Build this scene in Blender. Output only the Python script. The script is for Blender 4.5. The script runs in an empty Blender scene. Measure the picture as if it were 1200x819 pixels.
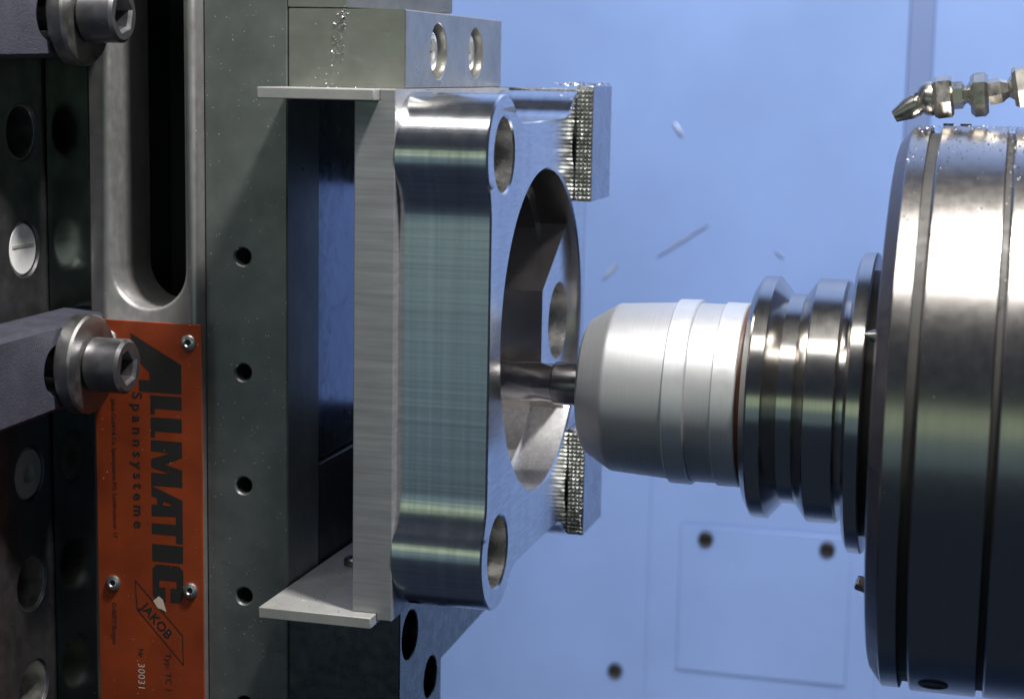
import bpy, bmesh, math, random
from mathutils import Vector, Matrix
from mathutils.geometry import tessellate_polygon
random.seed(7)
MM = 0.001
scene = bpy.context.scene
COL = scene.collection

# ------------------------------------------------------------------ camera, world, lamps, exposure
cam_d = bpy.data.cameras.new("camera")
cam = bpy.data.objects.new("camera", cam_d); COL.objects.link(cam); scene.camera = cam
cam_d.sensor_fit = 'HORIZONTAL'; cam_d.sensor_width = 36.0; cam_d.lens = 63.45
cam_d.clip_start = 0.01; cam_d.clip_end = 20
yaw, pitch, roll = math.radians(15.25), math.radians(8.75), math.radians(1.05)
fw = Vector((-math.sin(yaw)*math.cos(pitch), math.cos(yaw)*math.cos(pitch), -math.sin(pitch)))
rt = Vector((math.cos(yaw), math.sin(yaw), 0)); up = rt.cross(fw)
rt, up = rt*math.cos(roll)+up*math.sin(roll), up*math.cos(roll)-rt*math.sin(roll)
M4 = Matrix((rt, up, -fw)).transposed().to_4x4()
M4.translation = Vector((114.7, -450, 79.9))*MM
cam.matrix_world = M4
cam_d.dof.use_dof = True; cam_d.dof.focus_distance = 0.452; cam_d.dof.aperture_fstop = 15

world = bpy.data.worlds.new("World"); scene.world = world; world.use_nodes = True
bg = world.node_tree.nodes['Background']
bg.inputs[0].default_value = (0.022, 0.031, 0.050, 1); bg.inputs[1].default_value = 1.0

def area_lamp(name, loc, target, sx, sy, watts, col, spread=180):
    d = bpy.data.lights.new(name, 'AREA'); d.shape = 'RECTANGLE'
    d.size = sx*MM; d.size_y = sy*MM; d.energy = watts; d.color = col; d.spread = math.radians(spread)
    o = bpy.data.objects.new(name, d); COL.objects.link(o)
    o.location = Vector(loc)*MM
    o.rotation_euler = (Vector(target)-Vector(loc)).to_track_quat('-Z', 'Y').to_euler()
    return o
area_lamp("work_lamp", (175, -150, 530), (0, -10, 20), 50, 50, 6.5, (1.0, 0.97, 0.93))
area_lamp("ceiling_strip_lamp", (-70, -300, 520), (-20, 60, 0), 560, 110, 1.55, (1.0, 0.98, 0.96))
area_lamp("lower_fill_lamp", (-20, 40, -430), (20, 260, -120), 300, 60, 0.10, (1.0, 0.97, 0.92), 60)  # added unseen fill that brightens the lower part of the wall
area_lamp("door_window_lamp", (-150, -1000, 85), (0, 0, 60), 1500, 170, 0.46, (0.78, 0.96, 0.64))
area_lamp("door_lower_lamp", (-150, -1000, -110), (0, 0, 40), 1500, 230, 0.20, (0.62, 0.92, 1.0))
scene.view_settings.view_transform = 'Standard'; scene.view_settings.look = 'None'
scene.view_settings.exposure = 0.0; scene.view_settings.gamma = 1.0

# ------------------------------------------------------------------ materials
class NT:
    def __init__(s, name):
        s.m = bpy.data.materials.new(name); s.m.use_nodes = True
        s.t = s.m.node_tree; s.b = s.t.nodes['Principled BSDF']
        tc = s.t.nodes.new('ShaderNodeTexCoord'); mp = s.t.nodes.new('ShaderNodeMapping')
        mp.inputs['Scale'].default_value = (1000, 1000, 1000)
        s.t.links.new(tc.outputs['Object'], mp.inputs[0]); s.co = mp.outputs[0]
    def lk(s, a, b): s.t.links.new(a, b)
    def noise(s, scale=1.0, stretch=(1, 1, 1), detail=3, rough=.55):
        mp = s.t.nodes.new('ShaderNodeMapping'); mp.inputs['Scale'].default_value = stretch
        s.lk(s.co, mp.inputs[0])
        n = s.t.nodes.new('ShaderNodeTexNoise'); n.inputs['Scale'].default_value = scale
        n.inputs['Detail'].default_value = detail; n.inputs['Roughness'].default_value = rough
        s.lk(mp.outputs[0], n.inputs[0]); return n.outputs[0]
    def ramp(s, fac, a, b, ca=0.0, cb=1.0):
        r = s.t.nodes.new('ShaderNodeMapRange')
        r.inputs[1].default_value = a; r.inputs[2].default_value = b
        r.inputs[3].default_value = ca; r.inputs[4].default_value = cb
        s.lk(fac, r.inputs[0]); return r.outputs[0]
    def mix(s, fac, a, b):
        n = s.t.nodes.new('ShaderNodeMix'); n.data_type = 'RGBA'
        if isinstance(fac, float): n.inputs[0].default_value = fac
        else: s.lk(fac, n.inputs[0])
        for i, v in ((6, a), (7, b)):
            if isinstance(v, tuple): n.inputs[i].default_value = (*v, 1)
            else: s.lk(v, n.inputs[i])
        return n.outputs[2]
    def math(s, op, a, b):
        n = s.t.nodes.new('ShaderNodeMath'); n.operation = op
        for i, v in enumerate((a, b)):
            if isinstance(v, (int, float)): n.inputs[i].default_value = v
            else: s.lk(v, n.inputs[i])
        return n.outputs[0]
    def bump(s, h, strength, dist=0.02):
        n = s.t.nodes.new('ShaderNodeBump'); n.inputs['Strength'].default_value = strength
        n.inputs['Distance'].default_value = dist*MM
        s.lk(h, n.inputs['Height']); s.lk(n.outputs[0], s.b.inputs['Normal'])
    def specks(s, scale, thr, soft=.02):
        v = s.t.nodes.new('ShaderNodeTexVoronoi'); v.inputs['Scale'].default_value = scale
        s.lk(s.co, v.inputs[0])
        sep = s.t.nodes.new('ShaderNodeSeparateColor'); s.lk(v.outputs['Color'], sep.inputs[0])
        size = s.math('MULTIPLY', s.math('POWER', sep.outputs[0], 6.0), thr)
        return s.math('LESS_THAN', v.outputs['Distance'], size)

def metal(name, col, rough, metallic=1.0, streaks=(), bump=0.0, bdist=.02, var=.08, rvar=.1, speck=None, speck_col=(.75, .76, .78), stain=None, smix=.22, sdark=.55):
    k = NT(name); b = k.b
    b.inputs['Metallic'].default_value = metallic
    cl = k.noise(.11, detail=4)
    dark = tuple(c*(1-var*2) for c in col); lite = tuple(min(1, c*(1+var)) for c in col)
    c = k.mix(k.ramp(cl, .3, .7), dark, lite)
    h = None
    for st in streaks:
        n = k.noise(1.0, st, 2, .6); h = n if h is None else k.math('ADD', h, n)
    r = k.ramp(k.noise(.35, detail=5), .25, .75, max(.02, rough-rvar), rough+rvar)
    if h is not None:
        r = k.math('ADD', r, k.ramp(h, .3*len(streaks), .7*len(streaks), -rvar*.6, rvar*.6))
        c = k.mix(k.ramp(h, .3*len(streaks), .7*len(streaks), 0, smix), c, tuple(x*sdark for x in col))
    if stain:
        c = k.mix(k.ramp(k.noise(stain[1], detail=6, rough=.7), .5, .72, 0, stain[2]), c, stain[0])
    if speck:
        sp = k.specks(speck[0], speck[1]); c = k.mix(sp, c, speck_col)
        r = k.math('MAXIMUM', r, k.math('MULTIPLY', sp, .5))
        b.inputs['Metallic'].default_value = metallic
    k.lk(c, b.inputs['Base Color']); k.lk(r, b.inputs['Roughness'])
    if bump and h is not None: k.bump(h, bump, bdist)
    elif bump: k.bump(k.noise(2.2, detail=5, rough=.65), bump, bdist)
    return k.m

def paint(name, col, rough=.45, var=.06, scale=.02, bump=.0, bscale=1.0, speck=None, speck_col=(.7, .7, .7), coat=0.0, metallic=0.0):
    k = NT(name); b = k.b
    n = k.noise(scale, detail=5)
    c = k.mix(k.ramp(n, .3, .7), tuple(x*(1-var) for x in col), tuple(min(1, x*(1+var)) for x in col))
    if speck: c = k.mix(k.specks(*speck), c, speck_col)
    k.lk(c, b.inputs['Base Color'])
    k.lk(k.ramp(k.noise(.2, detail=4), .3, .7, rough-.06, rough+.08), b.inputs['Roughness'])
    b.inputs['Metallic'].default_value = metallic
    b.inputs['Coat Weight'].default_value = coat
    if bump: k.bump(k.noise(bscale, detail=6, rough=.7), bump, .15)
    return k.m

M = {}
M['wall'] = paint('blue_wall_paint', (.215, .33, .65), .42, .09, .012, speck=(.06, .08), speck_col=(.30, .41, .72))
M['strip'] = paint('blue_strip_shade', (.15, .215, .42), .45, .05, .03)  # darker wall blue, carries painted shading
M['black'] = paint('black_oxide', (.012, .012, .014), .5)
M['work'] = metal('milled_aluminium', (.80, .81, .83), .20, streaks=((.012, .15, 1.2), (.5, .1, .005)), bump=.5, bdist=.03, var=.0, rvar=.025, smix=.8, sdark=.5)
M['bore'] = metal('shaded_bore', (.52, .50, .49), .22, streaks=((.8, .1, .1), (.1, .1, .9)), bump=.3, bdist=.02, var=.02, rvar=.02, smix=.4)  # darker than the face metal, shade of the bore put into the colour
M['hole'] = metal('reamed_hole', (.74, .735, .72), .26, streaks=((.4, .05, .05), (.1, .5, .5)), bump=.4, bdist=.04, smix=.5, var=.05, rvar=.05)
M['hatch'] = metal('lit_ridged_bore_floor', (.80, .80, .82), .38, streaks=((.9, .9, .05),), bump=.6, bdist=.05, var=.02, rvar=.03, smix=.7)  # ridged finish, colour raised to paint the lit lower arc
M['bar'] = metal('sawn_aluminium', (.37, .375, .39), .45, metallic=.5, smix=.75, streaks=((.04, .2, 1.5), (.06, .2, .6)), bump=.35, bdist=.02, var=.04, rvar=.05)
M['jaw'] = metal('ground_steel', (.36, .36, .335), .36, metallic=.85, streaks=((.05, .3, .3),), bump=.0, var=.08, speck=(.55, .14), stain=((.38, .39, .33), .15, .25))
M['jaw_dark'] = metal('oiled_steel', (.16, .17, .165), .3, var=.12, speck=(.5, .10))
M['plate'] = metal('mild_steel_plate', (.40, .40, .385), .45, metallic=.35, streaks=((.5, .5, 2),), bump=.25, var=.08)
M['rail'] = metal('oil_dark_steel', (.17, .185, .18), .34, metallic=.55, var=.10, rvar=.08, speck=(1.3, .22), speck_col=(.55, .57, .56), stain=((.12, .13, .13), .05, .5))
M['guide'] = metal('polished_guideway', (.14, .17, .25), .2, var=.05)
M['body'] = metal('grey_vise_body', (.36, .355, .35), .45, metallic=.75, streaks=((.4, .4, .1),), bump=.15, var=.08, speck=(.6, .12))
M['base'] = metal('polished_dark_base', (.15, .18, .165), .17, var=.12, rvar=.05, speck=(.6, .10), speck_col=(.4, .42, .4))
M['tomb'] = metal('dark_fixture_steel', (.20, .195, .205), .36, metallic=.9, var=.15, speck=(.7, .12), speck_col=(.5, .5, .5))
M['plug_w'] = paint('white_plug', (.80, .80, .79), .5, .1, .2)
M['plug_g'] = paint('grey_plug', (.42, .43, .40), .5, .1, .2)
M['clamp'] = metal('blue_grey_cast_clamp', (.078, .080, .112), .5, metallic=.35, bump=.8, bdist=.4, var=.14, speck=(.8, .12), speck_col=(.5, .5, .53))
M['bolt'] = metal('worn_black_bolt', (.24, .235, .25), .36, metallic=.9, bump=.15, bdist=.05, var=.15, speck=(1.0, .10))
M['washer'] = metal('worn_washer_steel', (.32, .315, .31), .42, bump=.3, bdist=.05, var=.12)
M['orange'] = paint('orange_anodised_plate', (.285, .046, .011), .42, .24, .07, speck=(.9, .19), speck_col=(.55, .33, .22), metallic=.25)
M['ink'] = paint('black_print', (.010, .009, .009), .75, speck=(.7, .10), speck_col=(.4, .3, .25))
M['stamp'] = paint('stamped_pale_digits', (.62, .50, .42), .5)
M['rivet'] = metal('aluminium_rivet', (.72, .72, .70), .35)
M['chuck'] = metal('satin_chuck', (.53, .535, .545), .46, metallic=.75, streaks=((3.0, .05, .05),), var=.01, rvar=.02)
M['chuck_ring'] = metal('satin_grip_ring', (.66, .67, .68), .42, metallic=.75, streaks=((6.0, .02, .02),), bump=.5, bdist=.03, var=.02, rvar=.04)
M['seal'] = paint('copper_brown_seal', (.10, .035, .018), .45)
M['holder'] = metal('ground_toolholder_steel', (.50, .48, .45), .17, streaks=((3.0, .01, .01),), bump=.10, bdist=.01, var=.03, rvar=.015)
M['spindle'] = metal('turned_spindle_steel', (.43, .405, .38), .22, streaks=((2.0, .004, .004), (.6, .004, .004)), bump=.06, bdist=.01, var=.02, rvar=.02, speck=(.45, .06))
M['chamfer'] = metal('matt_chamfer_steel', (.23, .215, .235), .42, var=.03)
M['groove'] = metal('dark_groove_steel', (.05, .048, .046), .55, metallic=.5)
M['carbide'] = metal('dark_carbide', (.30, .285, .29), .22, var=.05, rvar=.04)
M['knurl'] = metal('knurled_steel', (.36, .37, .345), .42, var=.15)
M['claw'] = metal('claw_steel', (.42, .43, .46), .25, streaks=((.3, .1, .1),), var=.06)
M['nozzle'] = metal('nickel_nozzle', (.50, .48, .43), .30, var=.06)
M['pale'] = paint('pale_swarf', (.46, .54, .72), .4, metallic=.3)
M['chip'] = metal('aluminium_chips', (.85, .85, .86), .2)

# ------------------------------------------------------------------ mesh helpers (all sizes in millimetres)
def new_bm(): return bmesh.new()
def link(name, bm, mat, parent=None, base=(0, 0, 0), smooth=35, bevel=0.0, seg=2, merge=True):
    if merge: bmesh.ops.remove_doubles(bm, verts=bm.verts, dist=.0004)
    bmesh.ops.recalc_face_normals(bm, faces=bm.faces)
    off = Vector(base)
    for v in bm.verts: v.co = (v.co-off)*MM
    me = bpy.data.meshes.new(name); bm.to_mesh(me); bm.free()
    me.materials.append(M[mat] if isinstance(mat, str) else mat)
    for p in me.polygons: p.use_smooth = True
    me.set_sharp_from_angle(angle=math.radians(smooth))
    o = bpy.data.objects.new(name, me); COL.objects.link(o)
    if parent is not None: o.parent = parent
    else: o.location = off*MM
    if bevel:
        md = o.modifiers.new('edge', 'BEVEL'); md.width = bevel*MM; md.segments = seg
        md.limit_method = 'ANGLE'; md.angle_limit = math.radians(40); md.harden_normals = False
    return o
def tag(o, label, cat, group=None, kind=None):
    o['label'] = label; o['category'] = cat
    if group: o['group'] = group
    if kind: o['kind'] = kind
    return o
def thing(name, label, cat, base, group=None):
    o = bpy.data.objects.new(name, None); COL.objects.link(o); o.location = Vector(base)*MM
    o.empty_display_size = .01
    return tag(o, label, cat, group)
def box(bm, x0, x1, y0, y1, z0, z1):
    v = [bm.verts.new((x, y, z)) for x in (x0, x1) for y in (y0, y1) for z in (z0, z1)]
    for f in ((0, 1, 3, 2), (4, 6, 7, 5), (0, 4, 5, 1), (2, 3, 7, 6), (0, 2, 6, 4), (1, 5, 7, 3)):
        bm.faces.new([v[i] for i in f])
def ax3(axis, p, t):
    return {'X': (t, p[0], p[1]), 'Y': (p[0], t, p[1]), 'Z': (p[0], p[1], t)}[axis]
def circle(cx, cy, r, n=48, a0=0.0): return [(cx+r*math.cos(a0+2*math.pi*i/n), cy+r*math.sin(a0+2*math.pi*i/n)) for i in range(n)]
def area(l): return sum(l[i][0]*l[(i+1) % len(l)][1]-l[(i+1) % len(l)][0]*l[i][1] for i in range(len(l)))/2
def ccw(l): return l if area(l) > 0 else l[::-1]
def cw(l): return l if area(l) < 0 else l[::-1]
def offset(loop, d):
    out = []; n = len(loop)
    for i in range(n):
        a, b, c = Vector(loop[i-1]), Vector(loop[i]), Vector(loop[(i+1) % n])
        e1 = (b-a).normalized(); e2 = (c-b).normalized()
        n1 = Vector((-e1.y, e1.x)); n2 = Vector((-e2.y, e2.x)); m = n1+n2
        q = b+m*(d/max(.3, m.dot(n1))); out.append((q.x, q.y))
    return out
def cap(bm, loops, axis, t):
    tri = tessellate_polygon([[Vector((*p, 0)) for p in l] for l in loops])
    flat = [p for l in loops for p in l]; vs = [bm.verts.new(ax3(axis, p, t)) for p in flat]
    for a, b, c in tri:
        try: bm.faces.new((vs[a], vs[b], vs[c]))
        except ValueError: pass
def wall(bm, la, ta, lb, tb, axis, closed=True):
    n = len(la); A = [bm.verts.new(ax3(axis, p, ta)) for p in la]; B = [bm.verts.new(ax3(axis, p, tb)) for p in lb]
    for i in range(n if closed else n-1):
        j = (i+1) % n; bm.faces.new((A[i], A[j], B[j], B[i]))
def prism(bm, outer, holes, axis, t0, t1, ch=0.0):
    """extrusion of a 2-D outline with holes between t0 and t1, both rims chamfered by ch"""
    loops = [ccw(outer)]+[cw(h) for h in holes]
    s = 1 if t1 > t0 else -1
    if ch:
        ins = [offset(l, ch) for l in loops]
        cap(bm, ins, axis, t0); cap(bm, ins, axis, t1)
        for l, i in zip(loops, ins):
            wall(bm, i, t0, l, t0+s*ch, axis); wall(bm, l, t0+s*ch, l, t1-s*ch, axis); wall(bm, l, t1-s*ch, i, t1, axis)
    else:
        cap(bm, loops, axis, t0); cap(bm, loops, axis, t1)
        for l in loops: wall(bm, l, t0, l, t1, axis)
def lathe(bm, prof, org=(0, 0, 0), d=(1, 0, 0), n=96, a0=0.0, capped=True):
    """profile [(along, radius)] turned round the direction d through org"""
    d = Vector(d).normalized(); o = Vector(org)
    u = d.cross(Vector((0, 0, 1)));  u = u.normalized() if u.length > .01 else Vector((1, 0, 0))
    w = d.cross(u)
    rings = []
    for t, r in prof:
        c = o+d*t
        rings.append([bm.verts.new(c+(u*math.cos(a0+2*math.pi*i/n)+w*math.sin(a0+2*math.pi*i/n))*r) for i in range(n)])
    for a, b in zip(rings, rings[1:]):
        for i in range(n):
            j = (i+1) % n; bm.faces.new((a[i], a[j], b[j], b[i]))
    if capped:
        bm.faces.new(rings[0]); bm.faces.new(rings[-1])
def hexagon(cx, cy, r, a0=0.0): return circle(cx, cy, r, 6, a0)
def stadium(y0, y1, zc, r, n=16):
    a = [(y1+r*math.cos(-math.pi/2+math.pi*i/n), zc+r*math.sin(-math.pi/2+math.pi*i/n)) for i in range(n+1)]
    return a+[(y0+r*math.cos(math.pi/2+math.pi*i/n), zc+r*math.sin(math.pi/2+math.pi*i/n)) for i in range(n+1)]
def text_mesh(name, s, size, org, mat, parent, base, y, ang=-90.0, bold=0.0, space=1.0, sx=1.0, shear=0.0):
    """flat print on a plane facing -Y; ang is the reading direction in the XZ plane"""
    c = bpy.data.curves.new(name, 'FONT'); c.body = s; c.size = size; c.offset = bold; c.space_character = space
    c.resolution_u = 4; c.shear = shear
    t = bpy.data.objects.new(name, c); COL.objects.link(t)
    bpy.context.view_layer.update()
    me0 = bpy.data.meshes.new_from_object(t.evaluated_get(bpy.context.evaluated_depsgraph_get()))
    bm = new_bm(); bm.from_mesh(me0)
    bpy.data.objects.remove(t); bpy.data.meshes.remove(me0)
    ca, sa = math.cos(math.radians(ang)), math.sin(math.radians(ang))
    for v in bm.verts:
        px, py = v.co.x*sx, v.co.y
        v.co = Vector((org[0]+px*ca-py*sa, y, org[1]+px*sa+py*ca))
    return link(name, bm, mat, parent, base, merge=False)
def poly_print(bm, pts, y):
    cap(bm, pts if isinstance(pts[0][0], (tuple, list)) else [pts], 'Y', y)

# ------------------------------------------------------------------ back wall of the machine
bm = new_bm(); box(bm, -1600, 1600, 260, 268, -1000, 1000)
wall_o = link('wall', bm, 'wall', base=(0, 264, -1000)); wall_o['kind'] = 'structure'
WB = (0, 264, -1000)
bm = new_bm(); box(bm, 75, 84.5, 258.6, 259.98, 20, 700); link('shade_strip', bm, 'strip', wall_o, WB, bevel=.5)  # vertical band of shading on the wall, made as a darker strip
bm = new_bm(); box(bm, -19, 74.6, 259.2, 259.98, -600, -40); link('sheet_panel', bm, 'wall', wall_o, WB, bevel=.3)
bm = new_bm(); box(bm, -6, 63, 258.3, 259.15, -162, -100.5); link('access_panel', bm, 'wall', wall_o, WB, bevel=.5)
for x, z, y in ((4.6, -106, 258.3), (53.4, -106, 258.3), (-31.7, -166, 259.98), (15, -230, 259.15)):
    bm = new_bm(); lathe(bm, [(0, 3.1), (-.9, 3.1), (-1.3, 2.5), (-1.3, 1.4), (-.4, 1.2)], (x, y, z), (0, 1, 0), 24)
    link('screw', bm, 'black', wall_o, WB)

# ------------------------------------------------------------------ fixture column with its grid holes
HZ = [91.8, 62.7, 33.5, 4.8, -24.2, -53.2, -81.0, -110]
bm = new_bm()
prism(bm, [(-135, -170), (70, -170), (70, 190), (-135, 190)], [circle(-46, z, 6.9, 40) for z in HZ], 'X', -123, -150, .5)
box(bm, -185, -150.01, -135, 70, -170, 190)
column = link('fixture_column', bm, 'tomb', base=(-150, -30, -170))
tag(column, 'dark steel fixture column with a row of round holes, left of the vise', 'fixture column')
CB = (-150, -30, -170)
bm = new_bm(); lathe(bm, [(-20, 6.8), (-1.2, 6.8), (-.5, 6.2), (-.5, 0.6)], (-123, -46, 33.5), (1, 0, 0), 40); 
o = link('plug', bm, 'plug_w', column, CB); o['label'] = 'white plug sealing a hole of the column'
bm = new_bm(); box(bm, -123.5, -123.25, -51, -41, 34.0, 34.7); link('plug_slot', bm, 'plug_g', o, CB)
bm = new_bm(); lathe(bm, [(-20, 6.8), (-1.0, 6.8), (-.3, 6.2), (-.3, 2.6), (-2.5, 2.3)], (-123, -46, -24.2), (1, 0, 0), 40)
o = link('plug', bm, 'plug_g', column, CB); o['label'] = 'grey plug with a dimple sealing a hole of the column'
for z in HZ:
    if z in (33.5, -24.2): continue
    bm = new_bm(); prism(bm, circle(-46, z, 6.88, 40), [circle(-46, z, 6.6, 40)], 'X', -123.5, -149.9, .1)
    link('threaded_bushing', bm, 'rivet', column, CB)

# ------------------------------------------------------------------ vise
VB = (-90, 0, -130)
vise = thing('machine_vise', 'upright grey steel vise with slotted body, jaws and orange nameplate', 'vise', VB)
bm = new_bm(); box(bm, -122.9, -108.1, -35, 42, -140, 150); link('base_rail', bm, 'base', vise, VB, bevel=.5)
slot = [(-81.6, 130), (-101.3, 130)]+[(-91.45+9.85*math.cos(math.pi+math.pi*i/24), 29.4+9.85*math.sin(math.pi+math.pi*i/24)) for i in range(25)]
bm = new_bm(); prism(bm, [(-108, -140), (-77.9, -140), (-77.9, 150), (-108, 150)], [slot], 'Y', -41, -19, 1.0)
link('slotted_body', bm, 'body', vise, VB, smooth=50)
bm = new_bm(); box(bm, -108, -77.2, 6, 40, -140, 150); link('core', bm, 'black', vise, VB)
bm = new_bm()
prism(bm, [(-77.8, -140), (-55.7, -140), (-55.7, 150), (-77.8, 150)], [circle(-67.7, z, 2.15, 28) for z in (33.2, 4.1, -24.9, -53.8, -82.7)], 'Y', -37, -15.7, .4)
link('side_rail', bm, 'rail', vise, VB)
bm = new_bm(); box(bm, -77, -57, -15.4, 39, -22.5, 150); link('guideway', bm, 'guide', vise, VB, bevel=.6)
bm = new_bm(); box(bm, -77, -55.8, -15.4, 38, -140, -23); link('lower_slide', bm, 'black', vise, VB, bevel=.4)
# upper jaw: block, angled slab on top, two recessed screws
bm = new_bm()
prism(bm, [(-37, 75.4), (47, 75.4), (47, 94), (-37, 94)], [circle(-11, 84.5, 6.9, 48), circle(21.8, 84.6, 6.6, 48)], 'X', -25.5, -55.5, .3)
uj = link('upper_jaw', bm, 'jaw', vise, VB)
bm = new_bm(); prism(bm, [(-55.5, -37), (-40.5, -37), (-26, 1.5), (-55.5, 1.5)], [], 'Z', 94.25, 135, .25); link('jaw_slab', bm, 'jaw', uj, VB)
for y, z in ((-11, 84.5), (21.8, 84.6)):
    bm = new_bm(); prism(bm, circle(y, z, 5.4, 40), [hexagon(y, z, 2.9)], 'X', -27.4, -50, .5); box(bm, -48, -34, y-2, y+2, z-2, z+2)
    link('socket_screw', bm, 'rivet', uj, VB)
bm = new_bm()
prism(bm, [(-37, -52.6), (47, -52.6), (47, -75.6), (-2.2, -77), (-2.2, -140), (-37, -140)], [circle(-29.0, -62.2, 6.4, 40), circle(-11.6, -79, 5.6, 40)], 'X', -25.6, -55.5, .3)
lj = link('lower_jaw', bm, 'jaw_dark', vise, VB)
for y, z, r in ((-29.0, -62.2, 5.0), (-11.6, -79, 4.6)):
    bm = new_bm(); prism(bm, circle(y, z, r, 40), [hexagon(y, z, 2.6)], 'X', -34, -50, .5); box(bm, -49, -40, y-2, y+2, z-2, z+2)
    link('socket_screw', bm, 'bolt', lj, VB)
# rear claws with knurled grip faces
def claw(z0, z1, root):
    bm = new_bm(); box(bm, .08, 4.75, 32.6, 56, z0, z1); box(bm, -56, .2, 53.2, 56, z0+1, z1-1); box(bm, -55.4, -31, 47.2, 53.1, root[0], root[1])
    c = link('gripper_claw', bm, 'claw', vise, VB, bevel=.25)
    bm = new_bm(); nx, p = 4, 1.15; nz = int((z1-z0-.6)/p)
    for i in range(nx):
        for j in range(nz):
            x0 = .1+i*p; s0 = z0+.3+j*p; y = 32.58
            q = [bm.verts.new(v) for v in ((x0, y, s0), (x0+p, y, s0), (x0+p, y, s0+p), (x0, y, s0+p))]
            t = bm.verts.new((x0+p/2+random.uniform(-.14, .14), y-random.uniform(.45, .75), s0+p/2+random.uniform(-.14, .14)))
            for a in range(4): bm.faces.new((q[a], q[(a+1) % 4], t))
    k = link('knurled_face', bm, 'knurl', c, VB, smooth=5)
claw(45, 76.4, (55, 88)); claw(-48.8, -18.5, (-70, -25))
# nameplate
bm = new_bm(); prism(bm, [(-106.4, -120), (-76.9, -120), (-76.9, 16.2), (-106.4, 16.2)], [], 'Y', -41.05, -41.6, .12)
npl = link('nameplate', bm, 'orange', vise, VB); npl['label'] = 'orange riveted nameplate with black printed lettering'
for x, z in ((-80.3, 11.6), (-102.1, 11.6), (-80.4, -52.2), (-102.1, -52.2)):
    bm = new_bm(); lathe(bm, [(0, 2.0), (.35, 1.95), (.7, 1.5), (.8, 1.0), (.55, .72), (.1, .65)], (x, -41.62, z), (0, -1, 0), 28)
    rv = link('rivet', bm, 'rivet', npl, VB)
    bm = new_bm(); lathe(bm, [(0, .7), (.25, .7)], (x, -41.75, z), (0, -1, 0), 16); link('rivet_core', bm, 'black', rv, VB)
YT = -41.64
bm = new_bm()
def gl(a, b, pts, v0=-91.0, v1=-82.4):
    """one letter: pts are (along the line 0..1, up the letter 0..1) between Z=a and Z=b, letters lie with their tops to +X"""
    f = lambda q: [(v0+(v1-v0)*v, a+(b-a)*u) for u, v in q]
    poly_print(bm, [ccw(f(pts[0]))]+[cw(f(h)) for h in pts[1:]], YT)
gl(13.2, -1.6, [[(0, -.62), (.50, 1), (1, 1), (1, -.36), (.80, -.36), (.80, -.02), (.66, -.02), (.40, -.50)], [(.50, .12), (.66, .46), (.66, .12)]][:1])
L = [[(0, 0), (0, 1), (.68, 1), (.68, .14), (1, .14), (1, 0)]]
gl(-2.4, -7.3, L); gl(-8.0, -13.2, L)
gl(-13.9, -25.6, [[(0, 0), (0, 1), (.34, 1), (.52, .45), (.62, 1), (1, 1), (1, 0), (.72, 0), (.72, .62), (.60, 0), (.42, 0), (.26, .62), (.24, 0)]])
gl(-25.7, -33.6, [[(0, 0), (.42, 1), (.95, 1), (1, 0), (.62, 0), (.62, .18), (.40, .18), (.34, 0)], [(.48, .38), (.62, .72), (.62, .38)]])
gl(-33.4, -40.3, [[(0, .78), (0, 1), (1, 1), (1, .78), (.70, .78), (.70, 0), (.30, 0), (.30, .78)]])
gl(-40.9, -45.4, [[(0, 0), (0, 1), (1, 1), (1, 0)]])
gl(-46.2, -55.9, [[(.12, 0), (0, .14), (0, .86), (.12, 1), (.84, 1), (1, .86), (1, .58), (.62, .58), (.62, .78), (.42, .78), (.42, .22), (.62, .22), (.62, .42), (1, .42), (1, .14), (.84, 0)]])
link('lettering', bm, 'ink', npl, VB, merge=False)
text_mesh('lettering', 'Spannsysteme', 3.9, (-96.0, -1.8), 'ink', npl, VB, YT, bold=.10, space=1.62)
text_mesh('lettering', 'Jakob GmbH & Co. Spannsysteme KG  Lechbruckerstr. 17', 1.75, (-101.9, -4.0), 'ink', npl, VB, YT, space=.88, sx=1.0)
text_mesh('lettering', 'D-86977 Burggen', 1.75, (-102.6, -57.5), 'ink', npl, VB, YT, space=.9)
text_mesh('lettering', 'JAKOB', 3.5, (-94.5, -58.1), 'ink', npl, VB, YT, ang=-46.5, bold=.08, space=1.05)
text_mesh('lettering', 'Nr', 2.1, (-95.3, -69.0), 'ink', npl, VB, YT)
text_mesh('lettering', '30031', 2.7, (-95.4, -73.0), 'stamp', npl, VB, YT, space=1.1)
text_mesh('lettering', 'Typ: TC 1', 2.3, (-87.6, -69.5), 'ink', npl, VB, YT, space=1.1)
bm = new_bm()
dia = [(-95.9, -51.0), (-95.5, -58.6), (-82.6, -72.2), (-82.8, -64.4)]
for i in range(4):
    a, b = Vector(dia[i]), Vector(dia[(i+1) % 4]); e = (b-a).normalized(); n = Vector((-e.y, e.x))*.13
    poly_print(bm, [tuple(a+n), tuple(b+n), tuple(b-n), tuple(a-n)], YT)
link('emblem_outline', bm, 'ink', npl, VB, merge=False)
bm = new_bm(); poly_print(bm, [(-90.9, -56.0), (-89.3, -54.6), (-88.2, -55.4), (-87.2, -58.6), (-88.6, -58.0), (-89.6, -57.8)], YT-.02); link('scrape_mark', bm, 'stamp', npl, VB, merge=False)

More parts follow.
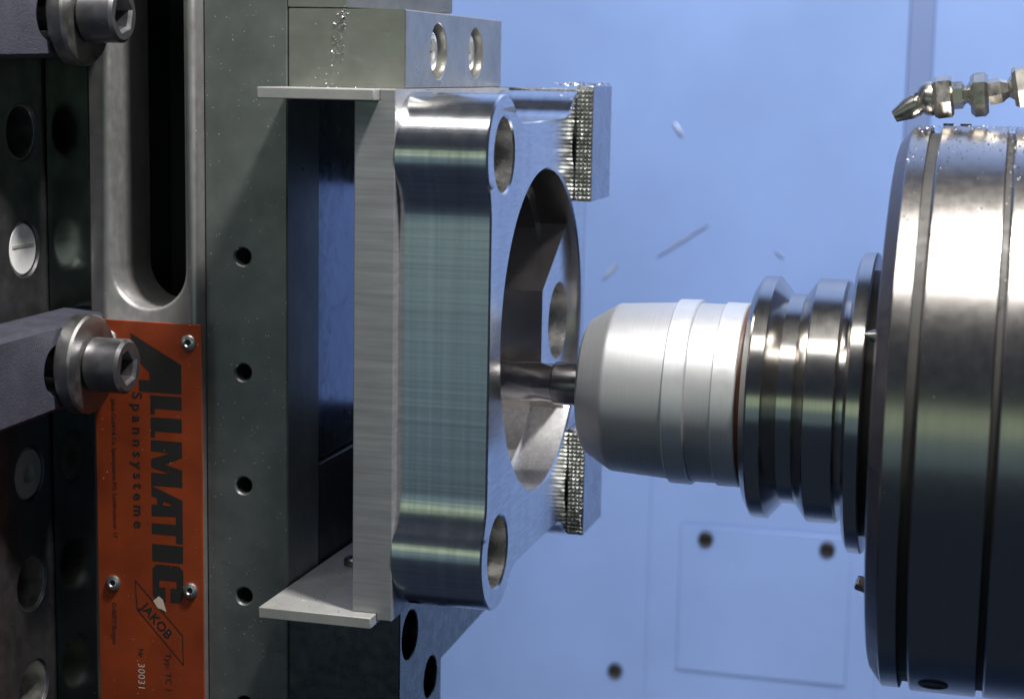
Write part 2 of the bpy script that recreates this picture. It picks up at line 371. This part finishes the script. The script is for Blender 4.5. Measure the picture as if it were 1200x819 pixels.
# ------------------------------------------------------------------ strap clamps
def make_clamp(zc, name):
    B = (-118, -60, zc)
    t = thing('strap_clamp', '', 'clamp', B, 'strap clamps bolted to the fixture column')
    bm = new_bm()
    prism(bm, [(-110, zc-11.5), (-37.5, zc-10), (-35.3, zc-8), (-35.3, zc+9), (-37.5, zc+11), (-110, zc+10.5)], [stadium(-64.5, -50, zc-.5, 5.3)], 'X', -104, -118, 1.1)
    link('strap', bm, 'clamp', t, B, smooth=30)
    bm = new_bm(); box(bm, -122.9, -118.05, -109, -98, zc-9, zc+9); link('heel_block', bm, 'clamp', t, B, bevel=.6)
    bm = new_bm(); prism(bm, circle(-55, zc, 12.3, 72), [circle(-55, zc, 4.4, 32)], 'X', -103.95, -99.6, .55); link('washer', bm, 'washer', t, B)
    bm = new_bm(); prism(bm, circle(-55, zc, 6.75, 64), [hexagon(-55, zc, 3.9, .25)], 'X', -99.5, -89.9, .75)
    box(bm, -99.4, -95.2, -59.2, -50.8, zc-4.2, zc+4.2); lathe(bm, [(0, 4.0), (19, 4.0)], (-118.5, -55, zc), (1, 0, 0), 24)
    link('cap_screw', bm, 'bolt', t, B)
    return t
c1 = make_clamp(7.0, 'a'); c1['label'] = 'blue-grey strap clamp overlapping the top of the orange nameplate'
c2 = bpy.data.objects.new('strap_clamp', None); COL.objects.link(c2); c2.location = Vector((-118, -60, 91.6))*MM; c2.empty_display_size = .01
for ch in [o for o in COL.objects if o.parent == c1]:
    q = ch.copy(); COL.objects.link(q); q.parent = c2
tag(c2, 'blue-grey strap clamp beside the open slot, above the other clamp', 'clamp', 'strap clamps bolted to the fixture column')

# ------------------------------------------------------------------ stop plates and spacer bar
bm = new_bm(); box(bm, -55.1, -26.3, -57, 22, 72.7, 75.3)
tag(link('stop_plate', bm, 'plate', base=(-40, -17, 72.7), bevel=.2), 'thin steel plate under the upper jaw, above the spacer bar', 'plate', 'thin stop plates')
PB = (-40, -17, -52.4)
lp = thing('stop_plate', 'thin steel plate on the lower jaw, under the spacer bar', 'plate', PB, 'thin stop plates')
bm = new_bm(); box(bm, -55.1, -26.3, -57, 22, -52.4, -49.7); link('plate', bm, 'plate', lp, PB, bevel=.2)
bm = new_bm(); lathe(bm, [(0, 2.6), (1.6, 2.6), (2.1, 2.1), (2.1, 1.2), (1.0, 1.1)], (-46.5, -14, -49.7), (0, 0, 1), 32); link('button_screw', bm, 'bolt', lp, PB)
bm = new_bm()
prism(bm, [(-32.4, -49.65), (-26.2, -49.65), (-26.2, -51.3), (-22.45, -51.3), (-22.45, 75.3), (-26.2, 75.3), (-26.2, 72.6), (-32.4, 72.6)], [], 'Y', -53, 45, .18)
tag(link('spacer_bar', bm, 'bar', base=(-27, -5, -51.3)), 'brushed grey metal bar standing upright behind the milled workpiece', 'bar')

# ------------------------------------------------------------------ workpiece
YC, ZC, HY, HZc, RL, RF = -.5, 12.4, 38.5, 48.0, 14.3, 12.0
def outline():
    fy, fz = 3.9, 7.0
    dyf = RL-fy; RS = 20.0; dzf = math.sqrt((RL+RS)**2-(dyf+RS)**2)       # side fillet (vertical flats)
    dzt = RL-fz; dyt = math.sqrt((RL+RF)**2-(dzt+RF)**2)       # top fillet (horizontal flats)
    q = []
    def arc(c, r, a, b, n):
        for i in range(n+1):
            t = a+(b-a)*i/n; q.append((c[0]+r*math.cos(t), c[1]+r*math.sin(t)))
    # quarter: lobe at (+y,+z) seen from the centre, counter-clockwise from the +y flat to the +z flat
    f1 = (HY+dyf+RS, HZc-dzf); f2 = (HY-dyt, HZc+dzt+RF)
    a1 = math.atan2(f1[1]-HZc, f1[0]-HY); a2 = math.atan2(f2[1]-HZc, f2[0]-HY)
    arc(f1, RS, math.pi, math.pi+a1, 10)
    arc((HY, HZc), RL, a1, a2, 36)
    arc(f2, RF, a2-math.pi, -math.pi/2, 10)
    quarter = q
    full = [(y, z) for y, z in quarter]
    full += [(-y, z) for y, z in reversed(quarter)]
    full += [(-y, -z) for y, z in quarter]
    full += [(y, -z) for y, z in reversed(quarter)]
    return [(y+YC, z+ZC) for y, z in full]
O = ccw(outline()); T = -22.4
BC, BR = (2.0, 13.6), 41.6; A1 = math.radians(36.5)
K = [cw(circle(YC+sy*HY, ZC+sz*HZc, 8.9, 48)) for sy in (-1, 1) for sz in (-1, 1)]
def bpt(a, r=BR): return (BC[0]+r*math.cos(a), BC[1]+r*math.sin(a))
nb, nl = 84, 20
big = [bpt(A1+(2*math.pi-2*A1)*i/nb) for i in range(nb+1)]           # bore arc away from the lug
big2 = [bpt(A1+(2*math.pi-2*A1)*i/nb, BR-2.2) for i in range(nb+1)]
back = [bpt(-A1+2*A1*i/nl) for i in range(nl+1)]                       # bore arc behind the lug
lug = [(10, 3.5), (10, 22.6)]
B = cw(big+back[1:-1]); H = circle(27.5, 12.6, 10.6, 56)
I1 = big+lug; I2 = big2+lug
ch = .45
bm = new_bm()
loops = [O, B]+K; ins = [offset(l, ch) for l in loops]
cap(bm, ins, 'X', 0)
for l, i in zip(loops, ins): wall(bm, i, 0, l, -ch, 'X')
for l in [O]+K: wall(bm, l, -ch, l, T, 'X')
wall(bm, B, -ch, B, -2.6, 'X')
cap(bm, [ccw([lug[1], lug[0], big[-1]]+back[1:-1]+[big[0]]), cw(H)], 'X', -2.6)
wall(bm, I1, -2.6, I1, -11, 'X'); wall(bm, I1, -11, I2, -11, 'X'); wall(bm, I2, -11, I2, T, 'X')
wall(bm, H, -2.6, H, T, 'X')
cap(bm, [O, cw(I2), cw(H)]+K, 'X', T)
for f in bm.faces:                                                      # bore and lug flanks darkened for shade, ridged lower arc brightened as lit
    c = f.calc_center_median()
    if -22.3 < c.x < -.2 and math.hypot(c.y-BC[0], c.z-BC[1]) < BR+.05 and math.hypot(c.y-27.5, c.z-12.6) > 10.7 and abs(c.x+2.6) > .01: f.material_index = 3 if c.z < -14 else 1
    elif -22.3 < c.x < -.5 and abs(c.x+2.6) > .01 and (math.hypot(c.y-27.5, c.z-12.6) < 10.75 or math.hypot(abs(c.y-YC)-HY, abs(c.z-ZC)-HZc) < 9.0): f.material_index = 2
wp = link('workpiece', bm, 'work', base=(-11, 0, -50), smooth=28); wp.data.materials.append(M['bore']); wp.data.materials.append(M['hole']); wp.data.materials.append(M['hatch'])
tag(wp, 'shiny milled aluminium flange block with corner holes and a large bore', 'workpiece')

# ------------------------------------------------------------------ end mill
TB = (0, 0, 0)
mill = thing('end_mill', 'dark carbide milling cutter reaching from the chuck into the bore', 'milling cutter', TB)
bm = new_bm(); lathe(bm, [(3.5, 5.1), (4.0, 5.55), (14, 5.55)], n=64); link('shank', bm, 'carbide', mill, TB)
bm = new_bm(); n, st = 60, 30; L0, L1 = -16.0, 4.0; rings = []
for s in range(st+1):
    x = L0+(L1-L0)*s/st; tw = s/st*1.9; fade = min(1, (L1-x)/7)
    ring = []
    for i in range(n):
        a = 2*math.pi*i/n; ph = ((a-tw)*3/(2*math.pi)) % 1.0
        dep = 0.5*fade*max(0, math.sin(math.pi*min(1, ph/.55)))**.8 if ph < .55 else 0
        r = 5.0-dep; ring.append(bm.verts.new((x, r*math.cos(a), r*math.sin(a))))
    rings.append(ring)
for a, b in zip(rings, rings[1:]):
    for i in range(n): j = (i+1) % n; bm.faces.new((a[i], a[j], b[j], b[i]))
bm.faces.new(rings[0]); bm.faces.new(rings[-1])
link('fluted_head', bm, 'carbide', mill, TB, smooth=50)

# ------------------------------------------------------------------ tool holder
HB = (54, 0, 0)
hold = thing('tool_holder', 'satin silver collet chuck on a polished grooved flange', 'tool holder', HB)
bm = new_bm(); lathe(bm, [(13.0, 5.7), (12.6, 6.2), (12.6, 14.6), (12.8, 16.0), (13.6, 17.4), (19.8, 21.2), (20.4, 21.55), (21.0, 21.65), (35.9, 22.6), (35.9, 20)], n=128); link('chuck_nose', bm, 'chuck', hold, HB, smooth=25)
bm = new_bm(); lathe(bm, [(35.95, 20), (35.95, 23.2), (36.2, 23.5), (41.2, 23.6), (41.5, 23.3), (41.5, 20)], n=128); link('grip_ring', bm, 'chuck_ring', hold, HB, smooth=25)
bm = new_bm(); lathe(bm, [(41.55, 20), (41.55, 22.75), (47.9, 22.75), (47.9, 20)], n=128); link('chuck_sleeve', bm, 'chuck', hold, HB, smooth=25)
bm = new_bm(); lathe(bm, [(47.95, 20), (47.95, 23.0), (48.2, 23.3), (53.6, 23.3), (53.9, 23.0), (53.9, 20)], n=128); link('grip_ring', bm, 'chuck_ring', hold, HB, smooth=25)
bm = new_bm(); lathe(bm, [(53.95, 18), (53.95, 22.4), (55.6, 22.2), (55.6, 18)], n=96); link('seal_ring', bm, 'seal', hold, HB)
bm = new_bm(); lathe(bm, [(55.7, 18), (55.7, 27.6), (57.3, 30.3), (57.8, 30.5), (61.0, 30.5), (61.3, 30.2), (64.4, 26.4), (68.0, 26.4), (70.8, 30.2), (71.2, 30.5), (78.0, 30.5), (78.7, 29.8), (78.7, 26), (80.6, 26), (80.6, 18)], n=160); link('grooved_flange', bm, 'holder', hold, HB, smooth=20)

# ------------------------------------------------------------------ spindle head
SB = (120, 0, -68)
spin = thing('spindle_head', 'large polished steel spindle housing with grooves, carrying the tool holder', 'spindle', SB)
bm = new_bm(); lathe(bm, [(80.7, 16), (80.7, 35.6), (81.6, 37.2), (84.6, 37.5), (85.0, 37.1), (85.0, 16)], n=160); link('nose_ring', bm, 'holder', spin, SB, smooth=20)
bm = new_bm(); lathe(bm, [(85.02, 16), (85.02, 33), (89.0, 33), (89.0, 16)], n=96); link('neck', bm, 'groove', spin, SB)
bm = new_bm(); lathe(bm, [(92.0, 68.3), (92.3, 68.6), (96.2, 68.6)], n=192, capped=False)
link('front_ring', bm, 'spindle', spin, SB, smooth=18)
bm = new_bm(); lathe(bm, [(89.0, 20), (89.0, 63.8), (89.3, 64.8), (92.0, 68.3)], n=192, capped=False); link('front_chamfer', bm, 'chamfer', spin, SB, smooth=18)
bm = new_bm(); lathe(bm, [(96.2, 68.6), (96.3, 67.0), (98.6, 67.0), (98.7, 68.7)], n=192, capped=False); link('groove', bm, 'groove', spin, SB, smooth=18)
bm = new_bm(); lathe(bm, [(98.7, 68.7), (99.1, 69.0), (113.8, 69.0), (114.0, 68.7)], n=192, capped=False); link('housing_ring', bm, 'spindle', spin, SB, smooth=18)
bm = new_bm(); lathe(bm, [(114.0, 68.7), (114.1, 67.4), (115.5, 67.4), (115.6, 68.7)], n=192, capped=False); link('groove', bm, 'groove', spin, SB, smooth=18)
bm = new_bm(); lathe(bm, [(115.6, 68.7), (116.0, 69.0), (240, 69.0), (240, 10)], n=192, capped=False); link('housing', bm, 'spindle', spin, SB, smooth=18)
bm = new_bm(); lathe(bm, [(-2, 1.5), (2.2, 1.5), (4.2, .5), (4.3, .2)], (89.0, -34.6, 21.5), (-.95, -.25, .15), 20); link('drive_pin', bm, 'nozzle', spin, SB)
bm = new_bm(); lathe(bm, [(-3, 1.9), (4.0, 1.9), (4.4, 1.5), (4.4, .4)], (88.9, -20, -41.5), (-.93, -.1, .28), 6); link('coolant_jet', bm, 'nozzle', spin, SB, smooth=20)
a = math.radians(-58)
bm = new_bm(); lathe(bm, [(66, 3.4), (69.25, 3.4), (69.4, 3.0), (69.1, 2.0)], (104.5, 0, 0), (0, -math.cos(a), math.sin(a)), 28); link('blind_plug', bm, 'groove', spin, SB)
for x in (100.0, 104.0):
    bm = new_bm(); lathe(bm, [(67, 1.3), (69.4, 1.3)], (x, 0, 0), (0, 0, 1), 12); link('set_screw', bm, 'black', spin, SB)

# ------------------------------------------------------------------ coolant nozzle chain above the spindle
NB = (130, 2, 69)
noz = thing('coolant_nozzle', 'jointed nickel coolant nozzle lying above the spindle housing', 'nozzle', NB)
def V3(x, z): return Vector((x, 2, z))
def seg(name, p0, d, prof, n=32, a0=0, smooth=30): 
    bm = new_bm(); lathe(bm, prof, V3(*p0), (d[0], 0, d[1]), n, a0); return link(name, bm, 'nozzle', noz, NB, smooth=smooth)
seg('nozzle_tip', (86.9, 70.7), (.86, .5), [(1.2, .8), (0, .85), (0, 1.5), (3.8, 2.7), (6.0, 2.9), (6.2, 2.6), (6.5, 2.6), (6.7, 2.9), (7.6, 3.0), (8.4, 2.6)], 40)
seg('ball_joint', (95.2, 75.2), (.97, .2), [(-3.4*math.cos(i*math.pi/12), max(.1, 4.2*math.sin(i*math.pi/12))) for i in range(13)], 40)
hexn = [(0, 3.9), (0, 4.7), (.9, 5.3), (4.0, 5.3), (4.6, 4.6), (4.6, 2.4)]
seg('hex_nut', (96.0, 75.4), (.98, .14), hexn, 6, .25, 12)
seg('neck', (100.5, 76.0), (.98, .12), [(0, 3.3), (2.2, 3.3), (2.8, 2.3), (3.4, 2.1), (4.0, 2.9), (5, 3.4)], 6, .55, 20)
seg('hex_nut', (104.6, 76.2), (.99, .1), [(0, 3.6), (0, 4.3), (1.0, 5.3), (3.4, 5.3), (4.2, 4.5), (4.2, 2.4)], 6, .45, 12)
seg('neck', (108.7, 76.9), (.97, .22), [(0, 3.1), (1.2, 3.2), (3.0, 3.1), (4.0, 2.4), (4.8, 2.1), (5.6, 2.9), (6.4, 3.4)], 6, .3, 20)
seg('hex_nut', (114.4, 78.2), (.98, .2), [(0, 3.8), (0, 4.6), (1.0, 5.2), (4.2, 5.2), (5.0, 4.6), (5.0, 2.4)], 6, .2, 12)
seg('hose', (119.2, 79.0), (.98, .2), [(0, 2.8), (22, 2.8)], 24)
bm = new_bm(); box(bm, 139, 152, -5, 9, 67, 90); link('mounting_block', bm, 'nozzle', noz, NB, bevel=.6)

# ------------------------------------------------------------------ loose chips
def chips(name, spots, label, base):
    bm = new_bm()
    for (p, s) in spots:
        p = Vector(p); vs = []
        for i in range(4): vs.append(bm.verts.new(p+Vector((random.gauss(0, s), random.gauss(0, s), random.gauss(0, s*.6)))))
        bm.faces.new(vs[:3]); bm.faces.new((vs[0], vs[1], vs[3])); bm.faces.new((vs[1], vs[2], vs[3]))
    o = link(name, bm, 'chip', base=base, smooth=1, merge=False); tag(o, label, 'chips', kind='stuff'); return o
sp = []
for i in range(800):
    x = random.uniform(92, 122); a = math.radians(abs(random.gauss(0, 26))); r = 69.05 if x > 98.7 else 68.7
    sp.append(((x, -r*math.sin(a), r*math.cos(a)), random.uniform(.05, .20)))
for i in range(60):
    a = math.radians(abs(random.gauss(5, 22))); sp.append(((random.uniform(113.9, 115.7), -68.9*math.sin(a), 68.9*math.cos(a)), random.uniform(.1, .26)))
chips('metal_chips', sp, 'bright fine metal chips scattered on top of the spindle housing', (105, 0, 69))
sp = []
for i in range(150):
    t = random.random()**1.6; sp.append(((-41.0-4.5*t+random.gauss(0, .5+1.2*t), -37.1, 93.6-17.5*t+random.gauss(0, .5)), random.uniform(.08, .36-.2*t)))
for i in range(60): sp.append(((random.uniform(-55, -26), random.uniform(-57, -37.5), 75.35), random.uniform(.05, .14)))
for i in range(60): sp.append(((random.uniform(-54, -33), random.uniform(-56, -5), -49.65), random.uniform(.04, .12)))
for i in range(45): sp.append(((random.uniform(-54, -34), random.uniform(-56.5, -20), -49.6), random.uniform(.12, .3)))
chips('metal_chips', sp, 'bright fine metal chips clinging to the vise jaw and stop plates', (-42, -37, 75))
sp = [((random.uniform(-7, 4.5), random.uniform(33, 56), 76.5+random.uniform(0, .5)), random.uniform(.12, .4)) for i in range(160)]
sp += [((4.8, 56, -48.6), .35), ((4.5, 33, -49.0), .3), ((4.8, 52, 45), .3)]
chips('metal_chips', sp, 'bright metal chips heaped on the upper gripper claw', (0, 45, 76.4))
# curled swarf stuck to the wall
def swarf(name, pts, r):
    bm = new_bm(); prev = None
    for i, p in enumerate(pts):
        p = Vector(p); k = .3+.7*math.sin(math.pi*i/(len(pts)-1)); ring = [bm.verts.new(p+Vector((0, -.4+.4*math.cos(q), r*k*math.sin(q)))) for q in (0, 1.57, 3.14, 4.71)]
        if prev:
            for a in range(4): bm.faces.new((prev[a], prev[(a+1) % 4], ring[(a+1) % 4], ring[a]))
        prev = ring
    return link(name, bm, 'pale', base=pts[0], smooth=40)
sw = [([(-19+2.2*i, 259.7, 8+1.5*i+.25*math.sin(i*2.1)) for i in range(10)], .55, 'long curled swarf sliver stuck slanting to the blue wall'),
      ([(28+1.0*i, 259.7, 12.5-.9*i) for i in range(4)], .5, 'short swarf sliver stuck to the blue wall above the toolholder flange'),
      ([(-14+.7*i, 259.7, 61-1.0*i) for i in range(6)], 1.3, 'broad pale swarf flake stuck high on the blue wall'),
      ([(-41+1.2*i, 259.7, -2+1.3*i) for i in range(6)], 1.2, 'crumpled swarf flake stuck to the blue wall beside the workpiece')]
for pts, r, lab in sw: tag(swarf('metal_swarf', pts, r), lab, 'swarf', 'swarf slivers stuck to the wall')
